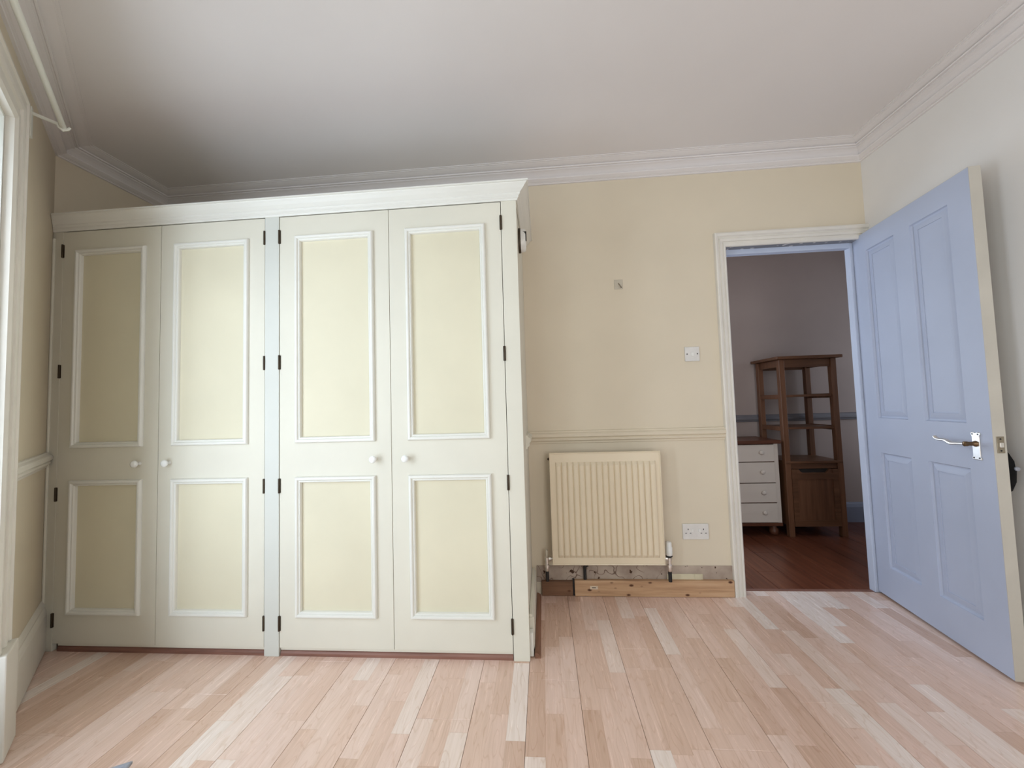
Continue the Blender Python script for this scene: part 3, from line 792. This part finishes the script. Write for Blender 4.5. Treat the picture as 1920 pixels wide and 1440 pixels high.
# ================================================================== NEXT ROOM FURNITURE
# chest of drawers
CX0, CX1, CY0, CY1 = 1.215, 1.950, 3.50, 3.866
ch = thing('chest_of_drawers', 'white-fronted chest of four drawers with a pine top seen through the doorway', 'chest of drawers', ((CX0+CX1)/2, (CY0+CY1)/2, -.002))
cb = MB(); cb.box(CX0, CX1, CY0+.004, CY1, .108, .765)
obj('carcass', cb, m_redpine, ch)
for xa, xb in ((CX0, CX0+.032), (CX1-.032, CX1)):
    obj('stile', MB().box(xa, xb, CY0-.004, CY0+.0035, .110, .764), m_drawer, ch, bevel=.001)
obj('top', MB().box(CX0-.025, CX1+.020, CY0-.030, CY1, .7655, .795), m_redpine, ch, bevel=.006)
obj('plinth', MB().box(CX0-.004, CX1+.004, CY0-.008, CY1, .082, .1075), m_redpine, ch, bevel=.004)
for za, zb in ((.112, .273), (.277, .437), (.441, .612), (.616, .760)):
    dr = obj('drawer', MB().box(CX0+.034, CX1-.034, CY0-.012, CY0+.0035, za+.002, zb-.002), m_drawer, ch, bevel=.002)
    for x in (CX0+.15, CX1-.145):
        child('knob', MB().lathe([(.008, 0), (.007, .008), (.014, .014), (.018, .021), (.016, .028), (.008, .032), (.001, .0325)], (x, CY0-.0122, (za+zb)/2+.006), (0, -1, 0), 16), m_drawer, dr, angle=60)
for x in (CX0+.05, CX1-.045):
    for y in (CY0+.045, CY1-.05):
        obj('bun_foot', MB().lathe([(.020, 0), (.032, .010), (.036, .030), (.032, .052), (.020, .064), (.020, .0835)], (x, y, -.0018), (0, 0, 1), 16), m_redpine, ch, angle=60)

# pine shelf unit with cupboard
UX0, UX1, UY0, UY1 = 1.992, 2.448, 3.476, 3.846
un = thing('shelf_unit', 'tall honey pine shelf unit with a low cupboard, standing beyond the doorway', 'shelf unit', ((UX0+UX1)/2, (UY0+UY1)/2, -.002))
PS = .044
for x in (UX0, UX1-PS):
    for y in (UY0, UY1-PS):
        obj('post', MB().box(x, x+PS, y, y+PS, -.002, 1.468), m_honey, un, bevel=.003)
obj('top', MB().box(UX0-.034, UX1+.034, UY0-.034, UY1+.018, 1.4685, 1.494), m_honey_x, un, bevel=.006)
for y in (UY0+.010, UY1-.028):
    obj('top_rail', MB().box(UX0+PS, UX1-PS, y, y+.018, 1.400, 1.468), m_honey_x, un, bevel=.002)
for x in (UX0+.012, UX1-.030):
    obj('side_rail', MB().box(x, x+.018, UY0+PS, UY1-PS, 1.410, 1.468), m_honey, un, bevel=.002)
for z in (1.150, .880):
    obj('shelf', MB().box(UX0+PS+.0005, UX1-PS-.0005, UY0+.012, UY1-.012, z, z+.020), m_honey_x, un, bevel=.003)
    for x in (UX0+.006, UX1-.024):
        obj('side_rail', MB().box(x, x+.018, UY0+PS, UY1-PS, z-.014, z+.024), m_honey, un, bevel=.002)
obj('cupboard_top', MB().box(UX0+.003, UX1-.003, UY0-.004, UY1-.008, .598, .618), m_honey_x, un, bevel=.003)
for x in (UX0+.004, UX1-.022):
    obj('cupboard_side', MB().box(x, x+.018, UY0+PS, UY1-PS, .085, .597), m_honey, un)
obj('cupboard_back', MB().box(UX0+PS, UX1-PS, UY1-.024, UY1-.012, .085, .597), m_honey, un)
obj('cupboard_floor', MB().box(UX0+PS, UX1-PS, UY0+.024, UY1-.025, .085, .100), m_honey_x, un)
obj('front_rail', MB().box(UX0+PS+.0005, UX1-PS-.0005, UY0+.010, UY0+.028, .553, .597), m_honey_x, un, bevel=.002)
# door with a bowed hand cut-out in its upper edge
ux0, ux1 = UX0+PS+.002, UX1-PS-.002
dz0, dz1 = .083, .550
w_ = ux1-ux0
top = [(ux0, dz1), (ux0+w_*.16, dz1)] + [(ux0+w_*(.16+.66*f), dz1-.030*math.sin(min(1, f*8)*PI/2)*math.sin(min(1, (1-f)*8)*PI/2)) for f in [i/16 for i in range(1, 16)]] + [(ux0+w_*.82, dz1), (ux1, dz1)]
vs_ = [(x, z) for x, z in [(ux0, dz0)]+top+[(ux1, dz0)]]
n = len(vs_)
m = MB(); m.add([(x, UY0+.004, z) for x, z in vs_]+[(x, UY0+.020, z) for x, z in vs_], [tuple(range(n)), tuple(range(2*n-1, n-1, -1))]+[(i, (i+1) % n, n+(i+1) % n, n+i) for i in range(n)])
ud = obj('cupboard_door', m, m_honey, un)
fm = MB()
for xa, xb, za, zb in ((ux0, ux0+.042, dz0, dz1-.001), (ux1-.042, ux1, dz0, dz1-.001), (ux0+.042, ux1-.042, dz0, dz0+.050), (ux0+.042, ux1-.042, dz1-.082, dz1-.034)):
    fm.box(xa, xb, UY0-.001, UY0+.0038, za, zb)
child('door_frame', fm, m_honey_x, ud)
child('hand_slot', MB().box(ux0+w_*.16, ux0+w_*.82, UY0+.0205, UY0+.0225, dz1-.032, dz1+.002), m_hole, ud)
